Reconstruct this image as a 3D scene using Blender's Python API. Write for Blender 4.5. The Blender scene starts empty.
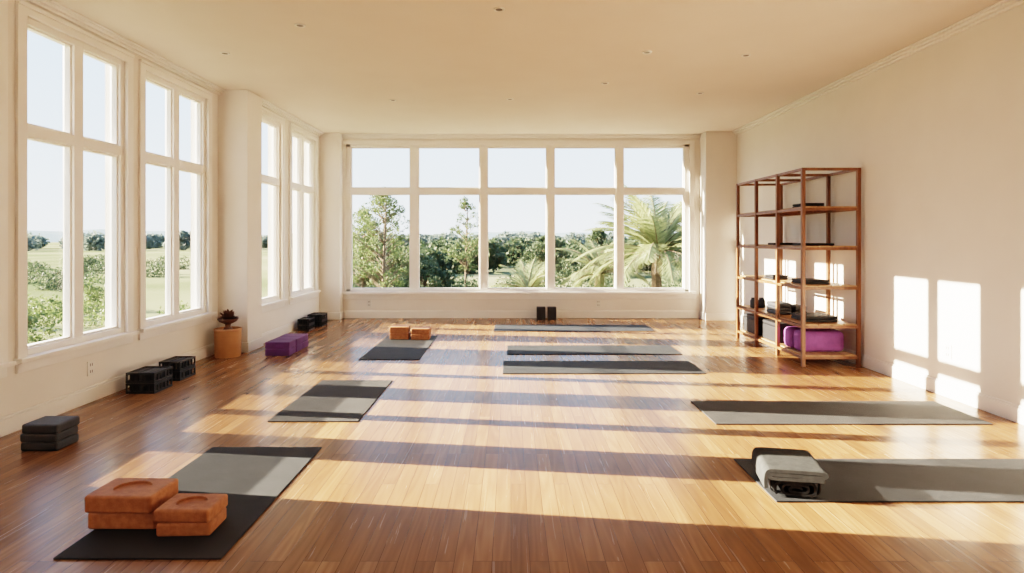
import bpy, bmesh, math, random
import numpy as np
from mathutils import Vector, Matrix
random.seed(7); rng=np.random.default_rng(7)
scene=bpy.context.scene

# ------------------------------------------------------------------ materials
def newmat(name):
    m=bpy.data.materials.new(name); m.use_nodes=True
    nt=m.node_tree; b=nt.nodes['Principled BSDF']
    return m,nt,b
def N(nt,t,**k):
    n=nt.nodes.new(t)
    for a,v in k.items(): setattr(n,a,v)
    return n
def mapping(nt,scale=(1,1,1)):
    tc=N(nt,'ShaderNodeTexCoord'); mp=N(nt,'ShaderNodeMapping'); mp.inputs['Scale'].default_value=scale
    nt.links.new(tc.outputs['Object'],mp.inputs['Vector']); return mp
def simple(name,c1,c2=None,rough=0.6,scale=8,bump=0.0,bscale=60,stretch=(1,1,1),metal=0,sheen=0,spec=0.5):
    m,nt,b=newmat(name)
    if c2 is None: c2=tuple(x*0.93 for x in c1)
    mp=mapping(nt,stretch)
    no=N(nt,'ShaderNodeTexNoise'); no.inputs['Scale'].default_value=scale; no.inputs['Detail'].default_value=4
    nt.links.new(mp.outputs[0],no.inputs['Vector'])
    cr=N(nt,'ShaderNodeValToRGB'); cr.color_ramp.elements[0].position=.35; cr.color_ramp.elements[1].position=.65
    cr.color_ramp.elements[0].color=(*c1,1); cr.color_ramp.elements[1].color=(*c2,1)
    nt.links.new(no.outputs['Fac'],cr.inputs['Fac']); nt.links.new(cr.outputs['Color'],b.inputs['Base Color'])
    b.inputs['Roughness'].default_value=rough; b.inputs['Metallic'].default_value=metal
    b.inputs['Specular IOR Level'].default_value=spec
    if bump>0:
        n2=N(nt,'ShaderNodeTexNoise'); n2.inputs['Scale'].default_value=bscale; n2.inputs['Detail'].default_value=3
        nt.links.new(mp.outputs[0],n2.inputs['Vector'])
        bp=N(nt,'ShaderNodeBump'); bp.inputs['Strength'].default_value=bump; bp.inputs['Distance'].default_value=.01
        nt.links.new(n2.outputs['Fac'],bp.inputs['Height']); nt.links.new(bp.outputs[0],b.inputs['Normal'])
    return m

M={}
M['wall']=simple('wall_paint',(.78,.745,.70),(.76,.725,.68),.75,3,.05,200,spec=.2)
M['ceil']=simple('ceiling_paint',(.72,.66,.60),(.70,.64,.58),.85,2,.03,200,spec=.1)
M['trim']=simple('trim_paint',(.83,.81,.78),(.81,.79,.76),.4,4)
M['glassdark']=simple('dark_lens',(.1,.09,.08),None,.4)
M['mat_a']=simple('charcoal_mat_rubber',(.028,.032,.036),(.034,.038,.043),.7,6,.35,350,spec=.25)
M['mat_b']=simple('grey_mat_rubber',(.042,.044,.046),(.050,.052,.054),.7,6,.35,350,spec=.25)
M['cork']=simple('terracotta_cork',(.42,.175,.078),(.32,.125,.053),.6,30,.25,150)
M['black']=simple('black_foam',(.012,.013,.016),(.019,.020,.023),.55,10,.3,180)
M['slate']=simple('slate_foam',(.05,.058,.068),(.04,.046,.055),.6,10,.3,180)
M['purple']=simple('purple_foam',(.13,.045,.17),(.10,.034,.13),.7,10,.2,150)
M['magenta']=simple('purple_fabric',(.30,.10,.34),(.22,.07,.26),.8,14,.4,160)
M['shelfwood']=simple('shelf_wood',(.25,.105,.045),(.16,.066,.028),.42,3,.05,40,(8,8,1))
M['board']=simple('shelf_board_wood',(.46,.28,.15),(.35,.20,.10),.42,3,.05,40,(10,1,10))
M['terra']=simple('terracotta_clay',(.50,.27,.14),(.44,.23,.12),.7,6,.2,90)
M['brown']=simple('dried_leaf_brown',(.11,.045,.022),(.07,.028,.016),.6,12)
M['greycloth']=simple('grey_blanket_cloth',(.052,.056,.058),(.040,.044,.046),.95,25,.5,260,spec=.1)
M['darkcloth']=simple('dark_blanket_cloth',(.022,.024,.026),(.014,.016,.018),.95,25,.5,260,spec=.1)
M['plate']=simple('outlet_plastic',(.75,.74,.70),None,.4)
M['slot']=simple('outlet_slot',(.08,.08,.08),None,.5)
M['bark']=simple('bark',(.16,.11,.07),(.10,.07,.045),.9,10,.5,30)

def leafmat(name,a,b_,c):
    m,nt,b=newmat(name)
    g=N(nt,'ShaderNodeNewGeometry'); cr=N(nt,'ShaderNodeValToRGB')
    e=cr.color_ramp.elements; e[0].color=(*a,1); e[1].color=(*c,1); e.new(.5).color=(*b_,1)
    nt.links.new(g.outputs['Random Per Island'],cr.inputs['Fac'])
    nt.links.new(cr.outputs[0],b.inputs['Base Color']); b.inputs['Roughness'].default_value=.6
    b.inputs['Specular IOR Level'].default_value=.25
    tr=N(nt,'ShaderNodeBsdfTranslucent'); mx=N(nt,'ShaderNodeMixShader'); mx.inputs[0].default_value=.35
    nt.links.new(cr.outputs[0],tr.inputs['Color'])
    nt.links.new(b.outputs[0],mx.inputs[1]); nt.links.new(tr.outputs[0],mx.inputs[2])
    nt.links.new(mx.outputs[0],nt.nodes['Material Output'].inputs['Surface'])
    return m
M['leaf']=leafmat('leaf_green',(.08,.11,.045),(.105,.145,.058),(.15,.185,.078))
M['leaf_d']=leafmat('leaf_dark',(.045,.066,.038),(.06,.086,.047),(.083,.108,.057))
M['leaf_far']=leafmat('leaf_distant_hazed',(.12,.155,.14),(.14,.175,.155),(.16,.195,.17))  # pale far foliage, distance haze put into the leaf colour
M['palm']=leafmat('palm_green',(.17,.20,.10),(.23,.26,.13),(.30,.33,.18))

# window glass
m,nt,b=newmat('window_glass')
tr=N(nt,'ShaderNodeBsdfTransparent'); gl=N(nt,'ShaderNodeBsdfGlossy'); gl.inputs['Roughness'].default_value=.02
mx=N(nt,'ShaderNodeMixShader'); mx.inputs[0].default_value=.03
nt.links.new(tr.outputs[0],mx.inputs[1]); nt.links.new(gl.outputs[0],mx.inputs[2]); nt.links.new(mx.outputs[0],nt.nodes['Material Output'].inputs['Surface'])
M['glass']=m

# wood floor
m,nt,b=newmat('wood_plank_floor')
tc=N(nt,'ShaderNodeTexCoord'); sp=N(nt,'ShaderNodeSeparateXYZ'); cb=N(nt,'ShaderNodeCombineXYZ')
L=nt.links.new
L(tc.outputs['Object'],sp.inputs[0]); L(sp.outputs['Y'],cb.inputs['X']); L(sp.outputs['X'],cb.inputs['Y'])
br=N(nt,'ShaderNodeTexBrick'); br.offset=.37; br.offset_frequency=3
for k,v in dict(Scale=1.0).items(): br.inputs[k].default_value=v
br.inputs['Color1'].default_value=(0,0,0,1); br.inputs['Color2'].default_value=(1,1,1,1); br.inputs['Mortar'].default_value=(.5,.5,.5,1)
br.inputs['Mortar Size'].default_value=.0012; br.inputs['Mortar Smooth'].default_value=.2
br.inputs['Brick Width'].default_value=1.35; br.inputs['Row Height'].default_value=.085
L(cb.outputs[0],br.inputs['Vector'])
off=N(nt,'ShaderNodeVectorMath',operation='SCALE'); off.inputs['Scale'].default_value=23.0
L(br.outputs['Color'],off.inputs[0])
add=N(nt,'ShaderNodeVectorMath',operation='ADD'); L(tc.outputs['Object'],add.inputs[0]); L(off.outputs[0],add.inputs[1])
mp=N(nt,'ShaderNodeMapping'); mp.inputs['Scale'].default_value=(30,1.0,1); L(add.outputs[0],mp.inputs['Vector'])
n1=N(nt,'ShaderNodeTexNoise'); n1.inputs['Scale'].default_value=1.6; n1.inputs['Detail'].default_value=4; n1.inputs['Distortion'].default_value=.6
L(mp.outputs[0],n1.inputs['Vector'])
mp2=N(nt,'ShaderNodeMapping'); mp2.inputs['Scale'].default_value=(11,.8,1); L(add.outputs[0],mp2.inputs['Vector'])
wv=N(nt,'ShaderNodeTexNoise'); wv.inputs['Scale'].default_value=.9; wv.inputs['Detail'].default_value=1
L(mp2.outputs[0],wv.inputs['Vector'])
ml=N(nt,'ShaderNodeMath',operation='MULTIPLY'); ml.inputs[1].default_value=14; L(wv.outputs['Fac'],ml.inputs[0])
fr=N(nt,'ShaderNodeMath',operation='PINGPONG'); fr.inputs[1].default_value=1; L(ml.outputs[0],fr.inputs[0])
r1=N(nt,'ShaderNodeValToRGB'); e=r1.color_ramp.elements
e[0].position=.05; e[0].color=(.150,.070,.033,1); e[1].position=.95; e[1].color=(.40,.222,.112,1); e.new(.5).color=(.255,.127,.060,1)
a1=N(nt,'ShaderNodeMath',operation='MULTIPLY'); a1.inputs[1].default_value=.38; L(br.outputs['Color'],a1.inputs[0])
a2=N(nt,'ShaderNodeMath',operation='MULTIPLY_ADD'); a2.inputs[1].default_value=.30; L(n1.outputs['Fac'],a2.inputs[0]); L(a1.outputs[0],a2.inputs[2])
a3=N(nt,'ShaderNodeMath',operation='MULTIPLY_ADD'); a3.inputs[1].default_value=.20; L(fr.outputs[0],a3.inputs[0]); L(a2.outputs[0],a3.inputs[2])
L(a3.outputs[0],r1.inputs['Fac'])
mo=N(nt,'ShaderNodeMix',data_type='RGBA'); L(br.outputs['Fac'],mo.inputs['Factor']); L(r1.outputs[0],mo.inputs['A']); mo.inputs['B'].default_value=(.06,.027,.013,1)
L(mo.outputs['Result'],b.inputs['Base Color'])
rr=N(nt,'ShaderNodeMapRange'); rr.inputs['To Min'].default_value=.22; rr.inputs['To Max'].default_value=.30; L(n1.outputs['Fac'],rr.inputs['Value']); L(rr.outputs[0],b.inputs['Roughness'])
bp=N(nt,'ShaderNodeBump'); bp.inputs['Strength'].default_value=.04; bp.inputs['Distance'].default_value=.002; L(a3.outputs[0],bp.inputs['Height']); L(bp.outputs[0],b.inputs['Normal'])
b.inputs['Specular IOR Level'].default_value=.35
M['floor']=m

# ground field
m,nt,b=newmat('meadow_ground')
mp=mapping(nt,(1,1,1)); n1=N(nt,'ShaderNodeTexNoise'); n1.inputs['Scale'].default_value=.03; n1.inputs['Detail'].default_value=8
nt.links.new(mp.outputs[0],n1.inputs['Vector'])
cr=N(nt,'ShaderNodeValToRGB'); e=cr.color_ramp.elements; e[0].position=.35;e[0].color=(.10,.12,.06,1);e[1].position=.65;e[1].color=(.25,.23,.15,1); e.new(.5).color=(.18,.185,.105,1)
nt.links.new(n1.outputs['Fac'],cr.inputs[0]); nt.links.new(cr.outputs[0],b.inputs['Base Color']); b.inputs['Roughness'].default_value=1; b.inputs['Specular IOR Level'].default_value=0
M['ground']=m
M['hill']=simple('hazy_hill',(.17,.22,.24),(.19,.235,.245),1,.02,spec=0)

# ------------------------------------------------------------------ mesh builder
class MB:
    def __init__(s): s.v=[];s.f=[];s.m=[];s.mats=[];s.sm=[]
    def mi(s,mat):
        if mat not in s.mats: s.mats.append(mat)
        return s.mats.index(mat)
    def add(s,vs,fs,mat,smooth=False):
        o=len(s.v); s.v+= [tuple(v) for v in vs]; i=s.mi(mat)
        for f in fs: s.f.append([a+o for a in f]); s.m.append(i); s.sm.append(smooth)
    def box(s,x0,x1,y0,y1,z0,z1,mat,rot=0,about=None):
        vs=[(x0,y0,z0),(x1,y0,z0),(x1,y1,z0),(x0,y1,z0),(x0,y0,z1),(x1,y0,z1),(x1,y1,z1),(x0,y1,z1)]
        if rot:
            cx,cy=about or ((x0+x1)/2,(y0+y1)/2); c,sn=math.cos(rot),math.sin(rot)
            vs=[(cx+(x-cx)*c-(y-cy)*sn, cy+(x-cx)*sn+(y-cy)*c,z) for x,y,z in vs]
        s.add(vs,[(0,3,2,1),(4,5,6,7),(0,1,5,4),(1,2,6,5),(2,3,7,6),(3,0,4,7)],mat)
    def rbox(s,x0,x1,y0,y1,z0,z1,mat,r=.01,rot=0,seg=3,about=None,smooth=False):
        bm=bmesh.new(); bmesh.ops.create_cube(bm,size=1)
        for v in bm.verts:
            v.co=Vector(((x0+x1)/2+v.co.x*(x1-x0),(y0+y1)/2+v.co.y*(y1-y0),(z0+z1)/2+v.co.z*(z1-z0)))
        bmesh.ops.bevel(bm,geom=bm.edges[:],offset=r,segments=seg,profile=.5,affect='EDGES')
        if rot:
            cx,cy=about or ((x0+x1)/2,(y0+y1)/2)
            bmesh.ops.rotate(bm,verts=bm.verts,cent=(cx,cy,0),matrix=Matrix.Rotation(rot,3,'Z'))
        bm.verts.index_update()
        s.add([v.co[:] for v in bm.verts],[[v.index for v in f.verts] for f in bm.faces],mat,smooth); bm.free()
    def lathe(s,prof,c,mat,n=32):
        vs=[];fs=[]
        for r,z in prof:
            for i in range(n):
                a=2*math.pi*i/n; vs.append((c[0]+r*math.cos(a),c[1]+r*math.sin(a),c[2]+z))
        for j in range(len(prof)-1):
            for i in range(n):
                k=(i+1)%n; fs.append((j*n+i,j*n+k,(j+1)*n+k,(j+1)*n+i))
        s.add(vs,fs,mat,True)
    def strip(s,pts,th,y0,y1,mat):
        P=[Vector(p) for p in pts]; n=len(P); L_=[];R_=[]
        for i in range(n):
            t=(P[min(i+1,n-1)]-P[max(i-1,0)]).normalized(); nn=Vector((-t.y,t.x))*th/2
            L_.append(P[i]+nn); R_.append(P[i]-nn)
        vs=[]
        for y in (y0,y1):
            for q in L_: vs.append((q.x,y,q.y))
            for q in R_: vs.append((q.x,y,q.y))
        fs=[]
        for i in range(n-1):
            fs+=[(i,i+1,n+i+1,n+i),(2*n+i,3*n+i,3*n+i+1,2*n+i+1),(i,2*n+i,2*n+i+1,i+1),(n+i,n+i+1,3*n+i+1,3*n+i)]
        fs+=[(0,n,3*n,2*n),(n-1,3*n-1,4*n-1,2*n-1)]
        s.add(vs,fs,mat,False)
    def obj(s,name,bevel=0,mod=None,origin=None):
        me=bpy.data.meshes.new(name); me.from_pydata(s.v,[],s.f); 
        for mt in s.mats: me.materials.append(mt)
        me.polygons.foreach_set('material_index',s.m); me.polygons.foreach_set('use_smooth',s.sm)
        me.update()
        bm=bmesh.new(); bm.from_mesh(me); bmesh.ops.recalc_face_normals(bm,faces=bm.faces); bm.to_mesh(me); bm.free()
        o=bpy.data.objects.new(name,me); scene.collection.objects.link(o)
        if bevel:
            b=o.modifiers.new('bevel','BEVEL'); b.width=bevel; b.segments=2; b.limit_method='ANGLE'
        return o

H=3.36; XR=4.01; XL=-3.75; XL2=-3.45; YB=11.0; YF=-2.5
# ------------------------------------------------------------------ room shell
b=MB(); b.box(-4.0,XR+.2,YF-.2,YB+.25,-.15,0,M['floor']); b.obj('floor')
b=MB(); b.box(-4.0,XR+.2,YF-.2,YB+.25,H,H+.15,M['ceil']); b.obj('ceiling')
b=MB(); b.box(XR,XR+.2,YF-.2,YB+.25,0,H,M['wall']); b.obj('wall_right')
b=MB(); b.box(-4.0,XR,YF-.2,YF,0,H,M['wall']); b.obj('wall_front')
def wall_with_openings_x(name,x0,x1,ya,yb,ops,z0,z1):
    b=MB(); y=ya
    for (p,q) in ops:
        b.box(x0,x1,y,p,0,H,M['wall']); b.box(x0,x1,p,q,0,z0,M['wall']); b.box(x0,x1,p,q,z1,H,M['wall']); y=q
    b.box(x0,x1,y,yb,0,H,M['wall']); b.obj(name)
wz0,wz1=.54,3.18
wins=[(-1.38,-.16),(.12,1.34),(3.62,4.36),(4.62,5.84),(6.12,7.40)]  # unseen rear windows added for ambient light; next one narrowed to keep foreground dim
wall_with_openings_x('wall_left',XL-.2,XL,YF,7.68,wins,wz0,wz1)
wins2=[(8.19,9.01),(9.40,10.58)]
wall_with_openings_x('wall_left_alcove',XL2-.2,XL2,8.12,YB,wins2,wz0,wz1)
b=MB(); b.box(-4.0,-3.37,7.68,8.12,0,H,M['wall']); b.box(-3.76,-3.35,7.66,8.13,0,.13,M['trim']); b.obj('column',.006)
b=MB(); b.box(XL2-.01,-3.08,10.80,YB,0,H,M['wall']); b.box(XL2,-3.065,10.785,YB,0,.13,M['trim']); b.obj('column',.006)
b=MB(); b.box(3.46,XR,10.65,YB,0,H,M['wall']); b.box(3.445,XR,10.635,YB,0,.13,M['trim']); b.obj('column',.006)
bx0,bx1,bz0,bz1=-3.03,3.27,.48,3.19
b=MB(); b.box(-4.0,bx0,YB,YB+.25,0,H,M['wall']); b.box(bx1,XR,YB,YB+.25,0,H,M['wall'])
b.box(bx0,bx1,YB,YB+.25,0,bz0,M['wall']); b.box(bx0,bx1,YB,YB+.25,bz1,H,M['wall']); b.obj('wall_back')

def window_x(n,xw,p,q,z0,z1,mull=True,trans=2.30):
    b=MB(); T=M['trim']; f=.055; a0,a1=xw-.115,xw-.015
    b.box(a0,a1,p,p+f,z0,z1,T); b.box(a0,a1,q-f,q,z0,z1,T)
    b.box(a0,a1,p+f,q-f,z0,z0+f,T); b.box(a0,a1,p+f,q-f,z1-f,z1,T)
    mid=(p+q)/2
    cols=[(p+f,q-f)]
    if mull:
        b.box(a0,a1,mid-.055,mid+.055,z0+f,z1-f,T); cols=[(p+f,mid-.055),(mid+.055,q-f)]
    for (c,d) in cols:
        b.box(a0,a1,c,d,trans-.045,trans+.045,T)
        for (u,v) in ((z0+f,trans-.045),(trans+.045,z1-f)):
            w=.018
            b.box(a0+.02,a1-.025,c,c+w,u,v,T); b.box(a0+.02,a1-.025,d-w,d,u,v,T)
            b.box(a0+.02,a1-.025,c+w,d-w,u,u+w,T); b.box(a0+.02,a1-.025,c+w,d-w,v-w,v,T)
            b.add([(xw-.07,c,u),(xw-.07,d,u),(xw-.07,d,v),(xw-.07,c,v)],[(0,1,2,3)],M['glass'])
    cw=.085
    b.box(xw,xw+.025,p-cw,p+.005,z0-.02,z1+cw-.03,T); b.box(xw,xw+.025,q-.005,q+cw,z0-.02,z1+cw-.03,T)
    b.box(xw,xw+.025,p,q,z1-.005,z1+cw-.03,T); b.box(xw,xw+.035,p-cw,q+cw,z1+cw-.03,z1+cw,T)
    b.box(xw,xw+.02,p-cw,q+cw,z0-.11,z0-.03,T)
    b.box(xw-.02,xw+.07,p-cw-.02,q+cw+.02,z0-.03,z0+.004,T)
    return b.obj('window_%d'%n,.004)
k=1
for (p,q) in wins: window_x(k,XL,p,q,wz0,wz1,(q-p)>.9); k+=1
window_x(k,XL2,*wins2[0],wz0,wz1,False); k+=1
window_x(k,XL2,*wins2[1],wz0,wz1,True); k+=1
b=MB(); T=M['trim']; y0,y1=YB+.02,YB+.12
b.box(bx0,bx0+.08,y0,y1,bz0,bz1,T); b.box(bx1-.08,bx1,y0,y1,bz0,bz1,T); b.box(bx0,bx1,y0,y1,bz0,bz0+.05,T); b.box(bx0,bx1,y0,y1,bz1-.05,bz1,T)
panes=[(-2.95,-1.85),(-1.71,-.57),(-.44,.66),(.79,1.93),(2.06,3.19)]
for i in range(4): b.box(panes[i][1],panes[i+1][0],y0,y1,bz0+.05,bz1-.05,T)
for (c,d) in panes:
    b.box(c,d,y0,y1,2.28,2.385,T)
    for (u,v) in ((bz0+.05,2.28),(2.385,bz1-.05)):
        w=.02
        b.box(c,c+w,y0+.02,y1-.02,u,v,T); b.box(d-w,d,y0+.02,y1-.02,u,v,T); b.box(c+w,d-w,y0+.02,y1-.02,u,u+w,T); b.box(c+w,d-w,y0+.02,y1-.02,v-w,v,T)
        b.add([(c,YB+.07,u),(d,YB+.07,u),(d,YB+.07,v),(c,YB+.07,v)],[(0,1,2,3)],M['glass'])
b.box(bx0-.05,bx0+.005,YB-.025,YB,bz0,bz1+.06,T); b.box(bx1-.005,bx1+.09,YB-.025,YB,bz0,bz1+.06,T); b.box(bx0,bx1,YB-.025,YB,bz1-.005,bz1+.06,T)
b.box(bx0-.04,bx1+.12,YB-.09,YB+.03,bz0-.04,bz0+.004,T)
b.box(bx0-.04,bx1+.12,YB-.02,YB,bz0-.13,bz0-.04,T)
b.obj('window_%d'%k,.004)

def base(name,x0,x1,y0,y1,axis):
    b=MB(); b.box(x0,x1,y0,y1,0,.12,T)
    if axis=='x+': b.box(x0,x1-.008,y0,y1,.12,.14,T)
    elif axis=='x-': b.box(x0+.008,x1,y0,y1,.12,.14,T)
    else: b.box(x0,x1,y0+.008,y1,.12,.14,T)
    b.obj(name,.003)
base('baseboard_left',XL,XL+.02,YF,7.66,'x+')
base('baseboard_alcove',XL2,XL2+.02,8.13,10.78,'x+')
base('baseboard_right',XR-.02,XR,YF,10.63,'x-')
base('baseboard_back',-3.06,3.44,YB-.02,YB,'y')
def crown(name,segs):
    b=MB()
    for (x0,x1,y0,y1,dx,dy) in segs:
        for (w,zt,zb) in ((.09,H,H-.018),(.065,H-.018,H-.045),(.035,H-.045,H-.07)):
            if dx: 
                xs=(x0,x0+w) if dx>0 else (x0-w,x0); b.box(xs[0],xs[1],y0,y1,zb,zt,T)
            else:
                b.box(x0,x1,y0-w,y0,zb,zt,T)
    b.obj(name,.006)
crown('trim_1',[(XR,0,YF,10.65,-1,0)])
crown('trim_2',[(XL,0,YF,7.68,1,0)])
crown('trim_3',[(XL2,0,8.12,10.8,1,0)])
crown('trim_4',[(-3.08,3.46,YB,YB,0,-1)])

def outlet(c,axis):
    b=MB(); x,y,z=c; w,h=.045,.065
    if axis=='x+':
        b.box(x,x+.008,y-w,y+w,z-h,z+h,M['plate'])
        for dz in(-.03,.03):
            for dy in (-.012,.012): b.box(x+.008,x+.0095,y+dy-.004,y+dy+.004,z+dz-.012,z+dz+.012,M['slot'])
    elif axis=='x-':
        b.box(x-.008,x,y-w,y+w,z-h,z+h,M['plate'])
        for dz in(-.03,.03):
            for dy in (-.012,.012): b.box(x-.0095,x-.008,y+dy-.004,y+dy+.004,z+dz-.012,z+dz+.012,M['slot'])
    else:
        b.box(x-w,x+w,y-.008,y,z-h,z+h,M['plate'])
        for dz in(-.03,.03):
            for dy in (-.012,.012): b.box(x+dy-.004,x+dy+.004,y-.0095,y-.008,z+dz-.012,z+dz+.012,M['slot'])
    b.obj('wall_outlet',.002)
outlet((XL,5.35,.30),'x+'); outlet((XR,5.50,.42),'x-'); outlet((-2.6,YB,.27),'y'); outlet((1.6,YB,.27),'y')
for (px,py) in ((225,53),(499,9),(647,52),(746,55),(393,100),(510,99),(605,83),(300,25),(700,93)):
    d=600*(H-1.45)/(239-py); X=(px-511)*d/600
    b=MB(); b.lathe([(.0,-.004),(.03,-.004),(.034,-.009),(.045,-.009),(.05,-.002),(.05,0)],(X,d,H),M['plate'],24)
    b.lathe([(.0,-.006),(.029,-.006)],(X,d,H),M['glassdark'],24)
    b.obj('recessed_downlight')

# ------------------------------------------------------------------ yoga mats
def ymat(x0,x1,y0,y1,mat,rot=0):
    b=MB(); b.rbox(x0,x1,y0,y1,0.0005,.009,mat,.0035,rot,2); return b.obj('yoga_mat')
ymat(-2.07,-1.31,2.71,4.16,M['mat_a'])
ymat(-1.93,-1.21,4.75,6.13,M['mat_b'])
ymat(-1.83,-1.10,7.19,8.95,M['mat_b'])
ymat(-.27,2.26,9.40,10.1,M['mat_a'])
ymat(-.05,2.15,7.52,8.14,M['mat_a'])
ymat(-.09,2.10,6.44,7.10,M['mat_a'])
ymat(1.60,3.76,4.68,5.34,M['mat_b'])
ymat(1.46,3.70,3.30,3.94,M['mat_a'])

# ------------------------------------------------------------------ blocks
def cork_block(x0,x1,y0,y1,z0,z1,rot=0,recess=False):
    b=MB(); b.rbox(x0,x1,y0,y1,z0,z1,M['cork'],.012,0,3)
    o=b.obj('yoga_block')
    if recess:
        c=MB(); cx,cy=(x0+x1)/2,(y0+y1)/2; rx,ry=(x1-x0)*.27,(y1-y0)*.30; n=40
        vs=[(cx+rx*math.cos(2*math.pi*i/n),cy+ry*math.sin(2*math.pi*i/n),z) for z in (z1-.012,z1+.05) for i in range(n)]
        fs=[(i,(i+1)%n,n+(i+1)%n,n+i) for i in range(n)]+[list(range(n))[::-1],list(range(n,2*n))]
        c.add(vs,fs,M['cork']); co=c.obj('cut')
        md=o.modifiers.new('b','BOOLEAN'); md.object=co; md.operation='DIFFERENCE'; md.solver='EXACT'
        bpy.context.view_layer.update()
        me=bpy.data.meshes.new_from_object(o.evaluated_get(bpy.context.evaluated_depsgraph_get()))
        o.modifiers.clear(); o.data=me; bpy.data.objects.remove(co)
    if rot:
        cx,cy=(x0+x1)/2,(y0+y1)/2
        o.data.transform(Matrix.Translation((cx,cy,0))@Matrix.Rotation(rot,4,'Z')@Matrix.Translation((-cx,-cy,0)))
    return o
z=.009
cork_block(-2.10,-1.76,2.97,3.20,z,z+.085,.0)
cork_block(-2.11,-1.77,2.96,3.20,z+.085,z+.17,-.03,True)
cork_block(-1.72,-1.46,2.90,3.09,z,z+.065,.03)
cork_block(-1.73,-1.46,2.90,3.10,z+.065,z+.13,-.03,True)
cork_block(-1.74,-1.47,8.60,8.83,z,z+.09)
cork_block(-1.745,-1.475,8.60,8.83,z+.09,z+.18,.03)
cork_block(-1.43,-1.17,8.56,8.78,z,z+.08)
cork_block(-1.43,-1.165,8.57,8.78,z+.08,z+.16,-.03)

def stack(name,x0,x1,y0,y1,hs,mat,cols=1,rows=1,top=None,jit=.006,rot=0,gap=.003,rr=.008):
    b=MB(); z=0; w=(x1-x0)/cols; d=(y1-y0)/rows; ab=((x0+x1)/2,(y0+y1)/2)
    for li,h in enumerate(hs):
        for c in range(cols):
            for r in range(rows):
                j=random.uniform(-jit,jit)
                mt=top if (top and li==len(hs)-1) else mat
                b.rbox(x0+c*w+.003+j,x0+(c+1)*w-.003+j,y0+r*d+.003,y0+(r+1)*d-.003,z,z+h-.001,mt,rr,rot,3,ab)
        z+=h
    return b.obj(name)
def crate(x0,x1,y0,y1,hs):
    b=MB(); z=0; K=M['black']; S=M['slate']; t=.014
    for h in hs:
        z1=z+h-.004
        for (u,v) in ((z,z+.02),(z1-.02,z1)):
            b.box(x0,x1,y0,y0+t,u,v,K); b.box(x0,x1,y1-t,y1,u,v,K); b.box(x0,x0+t,y0+t,y1-t,u,v,K); b.box(x1-t,x1,y0+t,y1-t,u,v,K)
        n=5
        for i in range(n+1):
            xx=x0+(x1-x0-t)*i/n; yy=y0+(y1-y0-t)*i/n
            b.box(xx,xx+t,y0+.001,y0+t-.001,z+.02,z1-.02,K); b.box(xx,xx+t,y1-t+.001,y1-.001,z+.02,z1-.02,K)
            b.box(x0+.001,x0+t-.001,yy,yy+t,z+.02,z1-.02,K); b.box(x1-t+.001,x1-.001,yy,yy+t,z+.02,z1-.02,K)
        b.box(x0+t,x1-t,y0+t,y1-t,z,z+.008,K)
        w=(x1-x0-2*t-.02)/3
        for i in range(3):
            b.rbox(x0+t+.01+i*w+.003,x0+t+.01+(i+1)*w-.003,y0+t+.012,y1-t-.012,z+.008,z1-.008,K if i!=1 else S,.008,0,2)
        z+=h
    return b.obj('storage_crate')
stack('foam_block_stack',-3.35,-3.09,4.09,4.31,[.06,.06,.065],M['slate'],1,1,M['slate'],.012,rr=.014)
crate(-3.61,-3.34,5.62,5.92,[.10,.10])
crate(-3.60,-3.38,6.13,6.43,[.10,.10])
stack('purple_foam_block_stack',-3.05,-2.74,7.44,8.14,[.085,.085],M['purple'],1,3)
crate(-3.36,-3.18,9.44,9.72,[.095,.095])
crate(-3.36,-3.12,9.90,10.2,[.095,.11])
stack('foam_block',.46,.62,10.72,10.88,[.23],M['black']); stack('foam_block',.66,.82,10.72,10.88,[.23],M['black'])

# rolled / folded blanket
b=MB()
pts=[]; n=120
for i in range(n):
    t=i/(n-1); a=t*2.6*2*math.pi; r=.16+.84*t
    ca,sa=math.cos(a),math.sin(a); p=.55
    pts.append((.118*r*math.copysign(abs(ca)**p,ca), .050+.042*r*math.copysign(abs(sa)**p,sa)))
b.strip(pts,.013,0,.34,M['darkcloth'])
def smooth2(P,it=2):
    for _ in range(it):
        Q=[P[0]]
        for a,c in zip(P[:-1],P[1:]):
            Q+= [(a[0]*.75+c[0]*.25,a[1]*.75+c[1]*.25),(a[0]*.25+c[0]*.75,a[1]*.25+c[1]*.75)]
        P=Q+[P[-1]]
    return P
dr=[(.135,.108),(-.05,.106),(-.130,.104),(-.152,.112),(-.150,.126),(-.12,.128),(.11,.126),(.145,.130),(.148,.146),(.12,.150),(-.12,.150),(-.160,.146),(-.168,.10),(-.166,.05)]
b.strip(smooth2(dr),.019,-.012,.35,M['greycloth'])
st=[(.131*math.copysign(abs(math.cos(a))**.45,math.cos(a)),.052+.050*math.copysign(abs(math.sin(a))**.45,math.sin(a))) for a in [i/40*2*math.pi for i in range(41)]]
b.strip(st,.005,.05,.085,M['black'])
o=b.obj('rolled_blanket')
o.data.transform(Matrix.Translation((1.59,3.33,.009))@Matrix.Rotation(-.20,4,'Z'))

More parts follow.
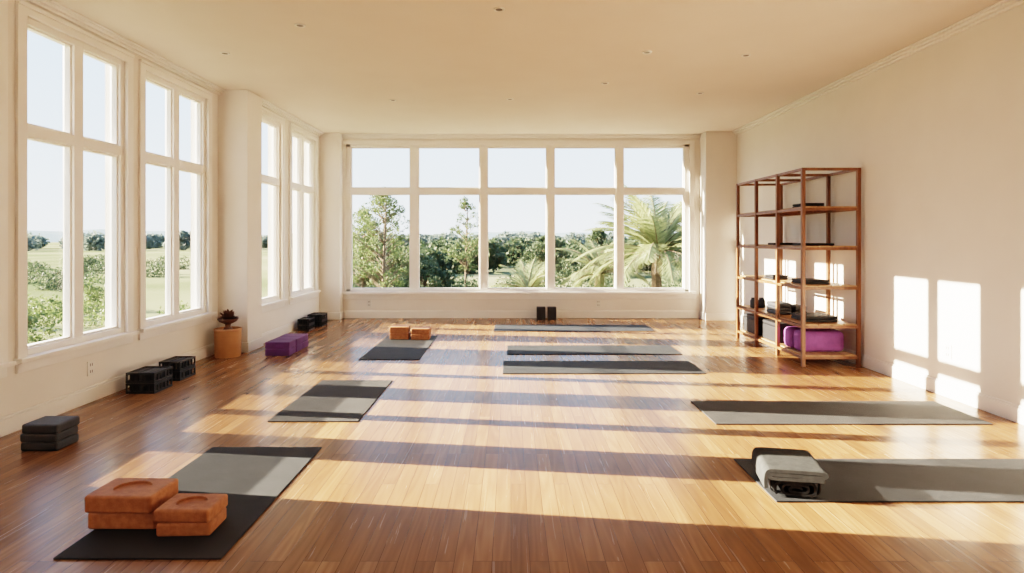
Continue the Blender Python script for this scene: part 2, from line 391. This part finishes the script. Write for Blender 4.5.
# planter
b=MB(); c=(-3.50,7.42,0)
b.lathe([(0,0),(.145,0),(.15,.01),(.155,.32),(.16,.325),(.16,.345),(.145,.35),(.14,.34),(.135,.30),(0,.30)],c,M['terra'],40)
b.lathe([(0,.302),(.05,.302),(.055,.34),(.03,.37),(.035,.40),(.10,.43),(.125,.47),(.115,.47),(.09,.44),(0,.43)],c,M['brown'],32)
for ring,(n,tilt,ln) in enumerate(((9,1.05,.13),(7,.6,.14),(5,.25,.15))):
    for i in range(n):
        a=2*math.pi*i/n+ring*.4
        vs=[];S=7
        for j in range(S):
            t=j/(S-1); w=.035*math.sin(math.pi*(t*.85+.12)); rr_=.02+ln*t*math.sin(tilt*(.6+.5*t)); zz=.435+ln*t*math.cos(tilt*(.6+.5*t))
            for s_ in(-1,1):
                vs.append((c[0]+rr_*math.cos(a)-s_*w*math.sin(a),c[1]+rr_*math.sin(a)+s_*w*math.cos(a),zz))
        b.add(vs,[(2*j,2*j+1,2*j+3,2*j+2) for j in range(S-1)],M['brown'],True)
b.obj('terracotta_planter')

# ------------------------------------------------------------------ shelving unit
sx0,sx1,sy0,sy1,sh=3.30,3.97,6.80,8.80,2.26
b=MB(); W=M['shelfwood']; p=.040
ys=[sy0,sy0+.65,sy0+1.30,sy1-p]
for y in ys:
    for x in (sx0,sx1-p): b.box(x,x+p,y,y+p,0,sh,W)
levels=[.10,.45,.89,1.34,1.79]
for zl in levels+[sh-.016]:
    for x in (sx0+.006,sx1-p+.006):
        for ya,yb in zip(ys[:-1],ys[1:]): b.box(x,x+p-.012,ya+p,yb,zl-.016,zl+.016,W)
    for y in ys: b.box(sx0+p,sx1-p,y+.006,y+p-.006,zl-.016,zl+.016,W)
for zl in levels:
    for i in range(4):
        w=(sx1-sx0-2*p)/4; x=sx0+p+i*w
        b.box(x+.004,x+w-.004,sy0+.01,sy1-.01,zl+.016,zl+.032,M['board'])
b.obj('shelving_unit',.003)
zt=[l+.033 for l in levels]
def item(name,x0,x1,y0,y1,z,hs,mat,r=.008,rot=0):
    b=MB(); ab=((x0+x1)/2,(y0+y1)/2)
    for h in hs:
        b.rbox(x0,x1,y0,y1,z,z+h-.002,mat,min(r,h*.4),rot,3,ab); z+=h
    return b.obj(name)
item('bolster',3.35,3.88,6.95,7.16,zt[0],[.25],M['magenta'],.06)
item('bolster',3.35,3.88,7.20,7.41,zt[0],[.25],M['magenta'],.06)
item('storage_box',3.36,3.88,7.58,8.02,zt[0],[.20,.05],M['black'],.012)
item('storage_box',3.36,3.88,8.18,8.66,zt[0],[.20,.05],M['black'],.012)
item('folded_mat_stack',3.42,3.80,6.97,7.33,zt[1],[.035,.035],M['black'],.01)
item('folded_mat_stack',3.38,3.58,7.65,7.95,zt[1],[.05,.05,.05],M['slate'],.015)
item('folded_mat_stack',3.62,3.78,7.65,7.95,zt[1],[.05,.06],M['black'],.015)
item('folded_mat_stack',3.42,3.72,7.0,7.33,zt[2],[.025,.025],M['slate'],.01)
item('folded_mat_stack',3.38,3.58,7.75,8.0,zt[2],[.03,.03],M['black'],.01)
item('folded_mat_stack',3.42,3.75,6.95,7.3,zt[3],[.03],M['black'],.01)
item('folded_mat_stack',3.42,3.72,7.8,8.0,zt[3],[.03],M['black'],.01)
item('folded_mat_stack',3.42,3.66,7.0,7.3,zt[4],[.025,.025],M['black'],.01)
for (x,y,zz) in ((3.42,8.45,zt[1]),(3.53,8.45,zt[1])):
    b=MB(); b.lathe([(0,0),(.045,0),(.05,.02),(.05,.10),(.035,.12),(.035,.14),(0,.14)],(x,y,zz),M['slate'],24); b.obj('jar')

# ------------------------------------------------------------------ outside
GZ=-2.5
b=MB(); b.add([(-1500,-300,GZ),(1500,-300,GZ),(1500,2500,GZ),(-1500,2500,GZ)],[(0,1,2,3)],M['ground']); b.obj('ground')
def ridge(name,dist,h0,h1,mat,a0=-75,a1=60,seed=0):
    b=MB(); vs=[];n=260
    for i in range(n):
        a=math.radians(a0+(a1-a0)*i/(n-1)); h=h0+(h1-h0)*(.5+.25*math.sin(a*9+seed)+.15*math.sin(a*23+seed*2)+.1*math.sin(a*71))
        for (dd,hh) in ((dist,GZ-1),(dist*1.1,GZ+h*.7),(dist*1.25,GZ+h)):
            vs.append((math.sin(a)*dd,math.cos(a)*dd,hh))
    fs=[]
    for i in range(n-1):
        for j in range(2): fs.append((3*i+j,3*i+3+j,3*i+4+j,3*i+1+j))
    b.add(vs,fs,mat,True); b.obj(name)
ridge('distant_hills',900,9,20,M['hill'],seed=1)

def leafcloud(centers,radii,nper,size,zs=.8):
    V=[];
    for (c,r,n) in zip(centers,radii,nper):
        u=rng.normal(size=(n,3)); u/=np.linalg.norm(u,axis=1)[:,None]
        rad=r*rng.uniform(.55,1.05,size=(n,1)); p=np.array(c)+u*rad*np.array([1,1,zs])
        a=rng.normal(size=(n,3)); a/=np.linalg.norm(a,axis=1)[:,None]
        bb=np.cross(a,rng.normal(size=(n,3))); bb/=np.linalg.norm(bb,axis=1)[:,None]
        s=size*rng.uniform(.6,1.3,size=(n,1))
        a*=s; bb*=s*.55
        V.append(np.stack([p-a,p-bb,p+a,p+bb],axis=1).reshape(-1,3))
    return np.concatenate(V)
def leafobj(name,V,mat,extra=None):
    n=len(V)//4
    me=bpy.data.meshes.new(name)
    v=V.tolist(); f=np.arange(n*4).reshape(-1,4).tolist(); mi=[0]*n
    me.materials.append(mat)
    if extra:
        o=len(v); v+=extra.v; f+=[[a+o for a in q] for q in extra.f]; mi+=[1]*len(extra.f); me.materials.append(M['bark'])
    me.from_pydata(v,[],f); me.polygons.foreach_set('material_index',mi); me.update()
    o=bpy.data.objects.new(name,me); scene.collection.objects.link(o); return o
def limb(b,p,q,r0,r1,n=7):
    p=Vector(p);q=Vector(q);d=(q-p).normalized(); a=d.orthogonal().normalized(); c=d.cross(a)
    vs=[p+(a*math.cos(2*math.pi*i/n)+c*math.sin(2*math.pi*i/n))*r0 for i in range(n)]+[q+(a*math.cos(2*math.pi*i/n)+c*math.sin(2*math.pi*i/n))*r1 for i in range(n)]
    b.add(vs,[(i,(i+1)%n,n+(i+1)%n,n+i) for i in range(n)],M['bark'],True)
def tree(name,x,y,top,cw,mat,nl=60,leaf=.07,per=90,trunk=.1,low=.35,rs=1):
    b=MB(); hh=top-GZ; base=Vector((x,y,GZ)); cen=[];rad=[]
    limb(b,base,base+Vector((0,0,hh*.45)),trunk,trunk*.7); limb(b,base+Vector((0,0,hh*.45)),base+Vector((0.1,0,hh*.93)),trunk*.7,.02)
    for i in range(nl):
        t=random.uniform(low,1); z=GZ+hh*t; a=random.uniform(0,6.28)
        w=cw/2*math.sin(math.pi*min(1,(t-low)/(1-low)*.8+.18))*random.uniform(.3,1)
        q=Vector((x+w*math.cos(a),y+w*math.sin(a),z))
        limb(b,Vector((x,y,z-w*.6-.1)),q,trunk*.22,.008,5)
        cen.append(q[:]); rad.append(random.uniform(.13,.3)*cw/2.4*rs)
    V=leafcloud(cen,rad,[per]*nl,leaf)
    leafobj(name,V,mat,b)
tree('deciduous_tree',-5.3,25,3.45,3.2,M['leaf'],120,.05,60,rs=.85)
tree('deciduous_tree',-7.4,30,2.9,3.2,M['leaf'],100,.06,75)
tree('deciduous_tree',-2.55,34,3.7,2.6,M['leaf'],70,.05,50,rs=.9)
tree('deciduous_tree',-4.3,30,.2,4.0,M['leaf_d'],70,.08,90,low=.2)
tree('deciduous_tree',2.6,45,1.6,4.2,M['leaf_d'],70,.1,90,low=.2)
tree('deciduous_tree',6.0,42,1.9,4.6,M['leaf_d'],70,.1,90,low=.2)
tree('deciduous_tree',-15.5,17.5,.4,2.6,M['leaf'],60,.07,90,low=.2)

def palm(x,y,cz,ln,nf=26,seed=0,elmin=.1,elmax=1.45,droop=.062):
    rs=random.Random(seed); b=MB()
    k=6; z0=GZ
    for i in range(k):
        limb(b,(x+.05*math.sin(i),y,z0+(cz-z0)*i/k),(x+.05*math.sin(i+1),y,z0+(cz-z0)*(i+1)/k),.16,.13,9)
    Q=[]
    for f in range(nf):
        a=2*math.pi*f/nf*2.6+rs.uniform(-.2,.2); el=rs.uniform(elmin,elmax); L0=ln*rs.uniform(.8,1.1)
        P=Vector((x,y,cz)); d_el=el; S=16; pts=[]
        for s in range(S+1):
            pts.append(P.copy()); P=P+Vector((math.cos(a)*math.cos(d_el),math.sin(a)*math.cos(d_el),math.sin(d_el)))*L0/S; d_el-=droop+.02*(s/S)+.03*(1-el)*.6
        for s in range(S): limb(b,pts[s],pts[s+1],.018*(1-s/S)+.004,.018*(1-(s+1)/S)+.003,4)
        side=Vector((-math.sin(a),math.cos(a),0))
        for s in range(2,S*4):
            t=s/(S*4); i=min(int(t*S),S-1); fr_=t*S-i; p=pts[i].lerp(pts[i+1],fr_); T_=(pts[i+1]-pts[i]).normalized()
            ll=ln*.26*math.sin(math.pi*(t*.86+.1))**.7
            for sg in(-1,1):
                dd=(side*sg*.7+T_*.8+Vector((0,0,-.15+rs.uniform(-.1,.1)))).normalized(); w=T_*.018*ln/1.6
                Q+= [p-w*.6,p+w*.6,p+dd*ll*.6+w*.7-Vector((0,0,.02)),p+dd*ll-Vector((0,0,.08*ll))]
    leafobj('palm_tree',np.array([q[:] for q in Q]),M['palm'],b)
palm(4.05,16.5,1.05,2.3,40,1,.1,1.5,.054)
palm(.55,19,-.30,1.5,26,2)
palm(2.75,18.4,.35,1.6,26,3)
palm(6.0,18.5,.9,2.0,26,4)

def shrubs(name,lst,mat,leaf=.07,per=260):
    cen=[];rad=[];npr=[]
    for (x,y,top,r) in lst:
        z=top-r*.8
        while z>GZ-r*.3:
            for _ in range(2):
                cen.append((x+random.uniform(-.5,.5)*r,y+random.uniform(-.5,.5)*r,z)); rad.append(r*random.uniform(.75,1.05)); npr.append(int(per*r*r/1.0)+60)
            z-=r*.8
    leafobj(name,leafcloud(cen,rad,npr,leaf),mat)
L1=[];L2=[]
for i in range(38):
    x=random.uniform(-8,11); y=random.uniform(21,29); L1.append((x,y,random.uniform(-1.5,-.4)-(y<24)*.4,random.uniform(.7,1.1)))
for i in range(30):
    x=random.uniform(-10,14); y=random.uniform(32,40); L2.append((x,y,random.uniform(-1.2,.0),random.uniform(1.0,1.5)))
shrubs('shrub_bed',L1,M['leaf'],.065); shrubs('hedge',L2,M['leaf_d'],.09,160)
L1=[];L2=[]
for i in range(34):
    x=random.uniform(-28,-13); y=12+random.uniform(0,22); L1.append((x,y,random.uniform(-2.1,-1.5)+1.2*(random.random()<.18),random.uniform(.5,.9)))
for i in range(46):
    y=random.uniform(45,95); x=-y*random.uniform(.45,.95)-5; L2.append((x,y,random.uniform(-1.5,-.4),random.uniform(.9,1.5)))
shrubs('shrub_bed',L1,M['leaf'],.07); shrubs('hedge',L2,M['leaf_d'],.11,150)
def treeline(name,spec,mat,leaf):
    cen=[];rad=[];npr=[]
    for (a,d,h,r) in spec:
        x=math.sin(a)*d;y=math.cos(a)*d
        for _ in range(5):
            zz=GZ+h*random.uniform(.25,.75); cen.append((x+random.uniform(-.6,.6)*r,y+random.uniform(-.6,.6)*r,zz)); rad.append(r*random.uniform(.5,.75)); npr.append(110)
        cen.append((x,y,GZ+h-r*.6)); rad.append(r*.6); npr.append(120)
    leafobj(name,leafcloud(cen,rad,npr,leaf,.9),mat)
sp=[]
for i in range(110):
    a=math.radians(random.uniform(-19,24)); d=random.uniform(62,120); sp.append((a,d,random.uniform(2.3,3.9)+(d-60)*.012,random.uniform(1.5,2.4)))
treeline('tree_line',sp,M['leaf_d'],.32)
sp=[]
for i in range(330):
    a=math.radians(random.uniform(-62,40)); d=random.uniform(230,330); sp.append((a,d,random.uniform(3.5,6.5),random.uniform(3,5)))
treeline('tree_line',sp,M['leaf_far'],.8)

# ------------------------------------------------------------------ light
w=bpy.data.worlds.new('sky'); scene.world=w; w.use_nodes=True; nt=w.node_tree; bg=nt.nodes['Background']
tc=N(nt,'ShaderNodeTexCoord'); sp_=N(nt,'ShaderNodeSeparateXYZ'); nt.links.new(tc.outputs['Generated'],sp_.inputs[0])
cr=N(nt,'ShaderNodeValToRGB'); e=cr.color_ramp.elements; e[0].position=0; e[0].color=(.88,.94,1,1); e[1].position=.9; e[1].color=(.35,.58,1,1); e.new(.10).color=(.72,.86,1,1); e.new(.35).color=(.50,.72,1,1)
nt.links.new(sp_.outputs['Z'],cr.inputs[0]); nt.links.new(cr.outputs[0],bg.inputs['Color']); bg.inputs['Strength'].default_value=2.35
def sun(name,s,t,E,ang=.3):
    l=bpy.data.lights.new(name,'SUN'); l.energy=E; l.angle=math.radians(ang); l.color=(1,.83,.63)
    o=bpy.data.objects.new(name,l); scene.collection.objects.link(o)
    o.rotation_euler=Vector((1,-s,-t)).to_track_quat('-Z','Y').to_euler(); o.location=(-20,2,10)
sun('sun',.135,.262,48)
sun('sun',.135,.47,19)  # added second sun, same azimuth but higher, to light the left floor
def portal(loc,rot,sx,sy):
    l=bpy.data.lights.new('window_light_portal','AREA'); l.shape='RECTANGLE'; l.size=sx; l.size_y=sy; l.cycles.is_portal=True
    o=bpy.data.objects.new('window_light_portal',l); scene.collection.objects.link(o); o.location=loc; o.rotation_euler=rot
portal((.12,YB+.3,1.83),(math.radians(-90),0,0),6.3,2.7)
portal((XL-.3,2.6,1.86),(0,math.radians(-90),0),2.7,9.6)
portal((XL2-.3,9.4,1.86),(0,math.radians(-90),0),2.7,2.6)

cam=bpy.data.cameras.new('camera'); co=bpy.data.objects.new('camera',cam); scene.collection.objects.link(co)
co.location=(0,0,1.45); co.rotation_euler=(math.radians(90),0,0); cam.sensor_width=36; cam.lens=600/1024*36
cam.shift_y=-47.5/1024; cam.shift_x=1/1024; cam.clip_end=5000; cam.clip_start=.05
scene.camera=co
scene.view_settings.view_transform='Filmic'; scene.view_settings.look='High Contrast'; scene.view_settings.exposure=.0
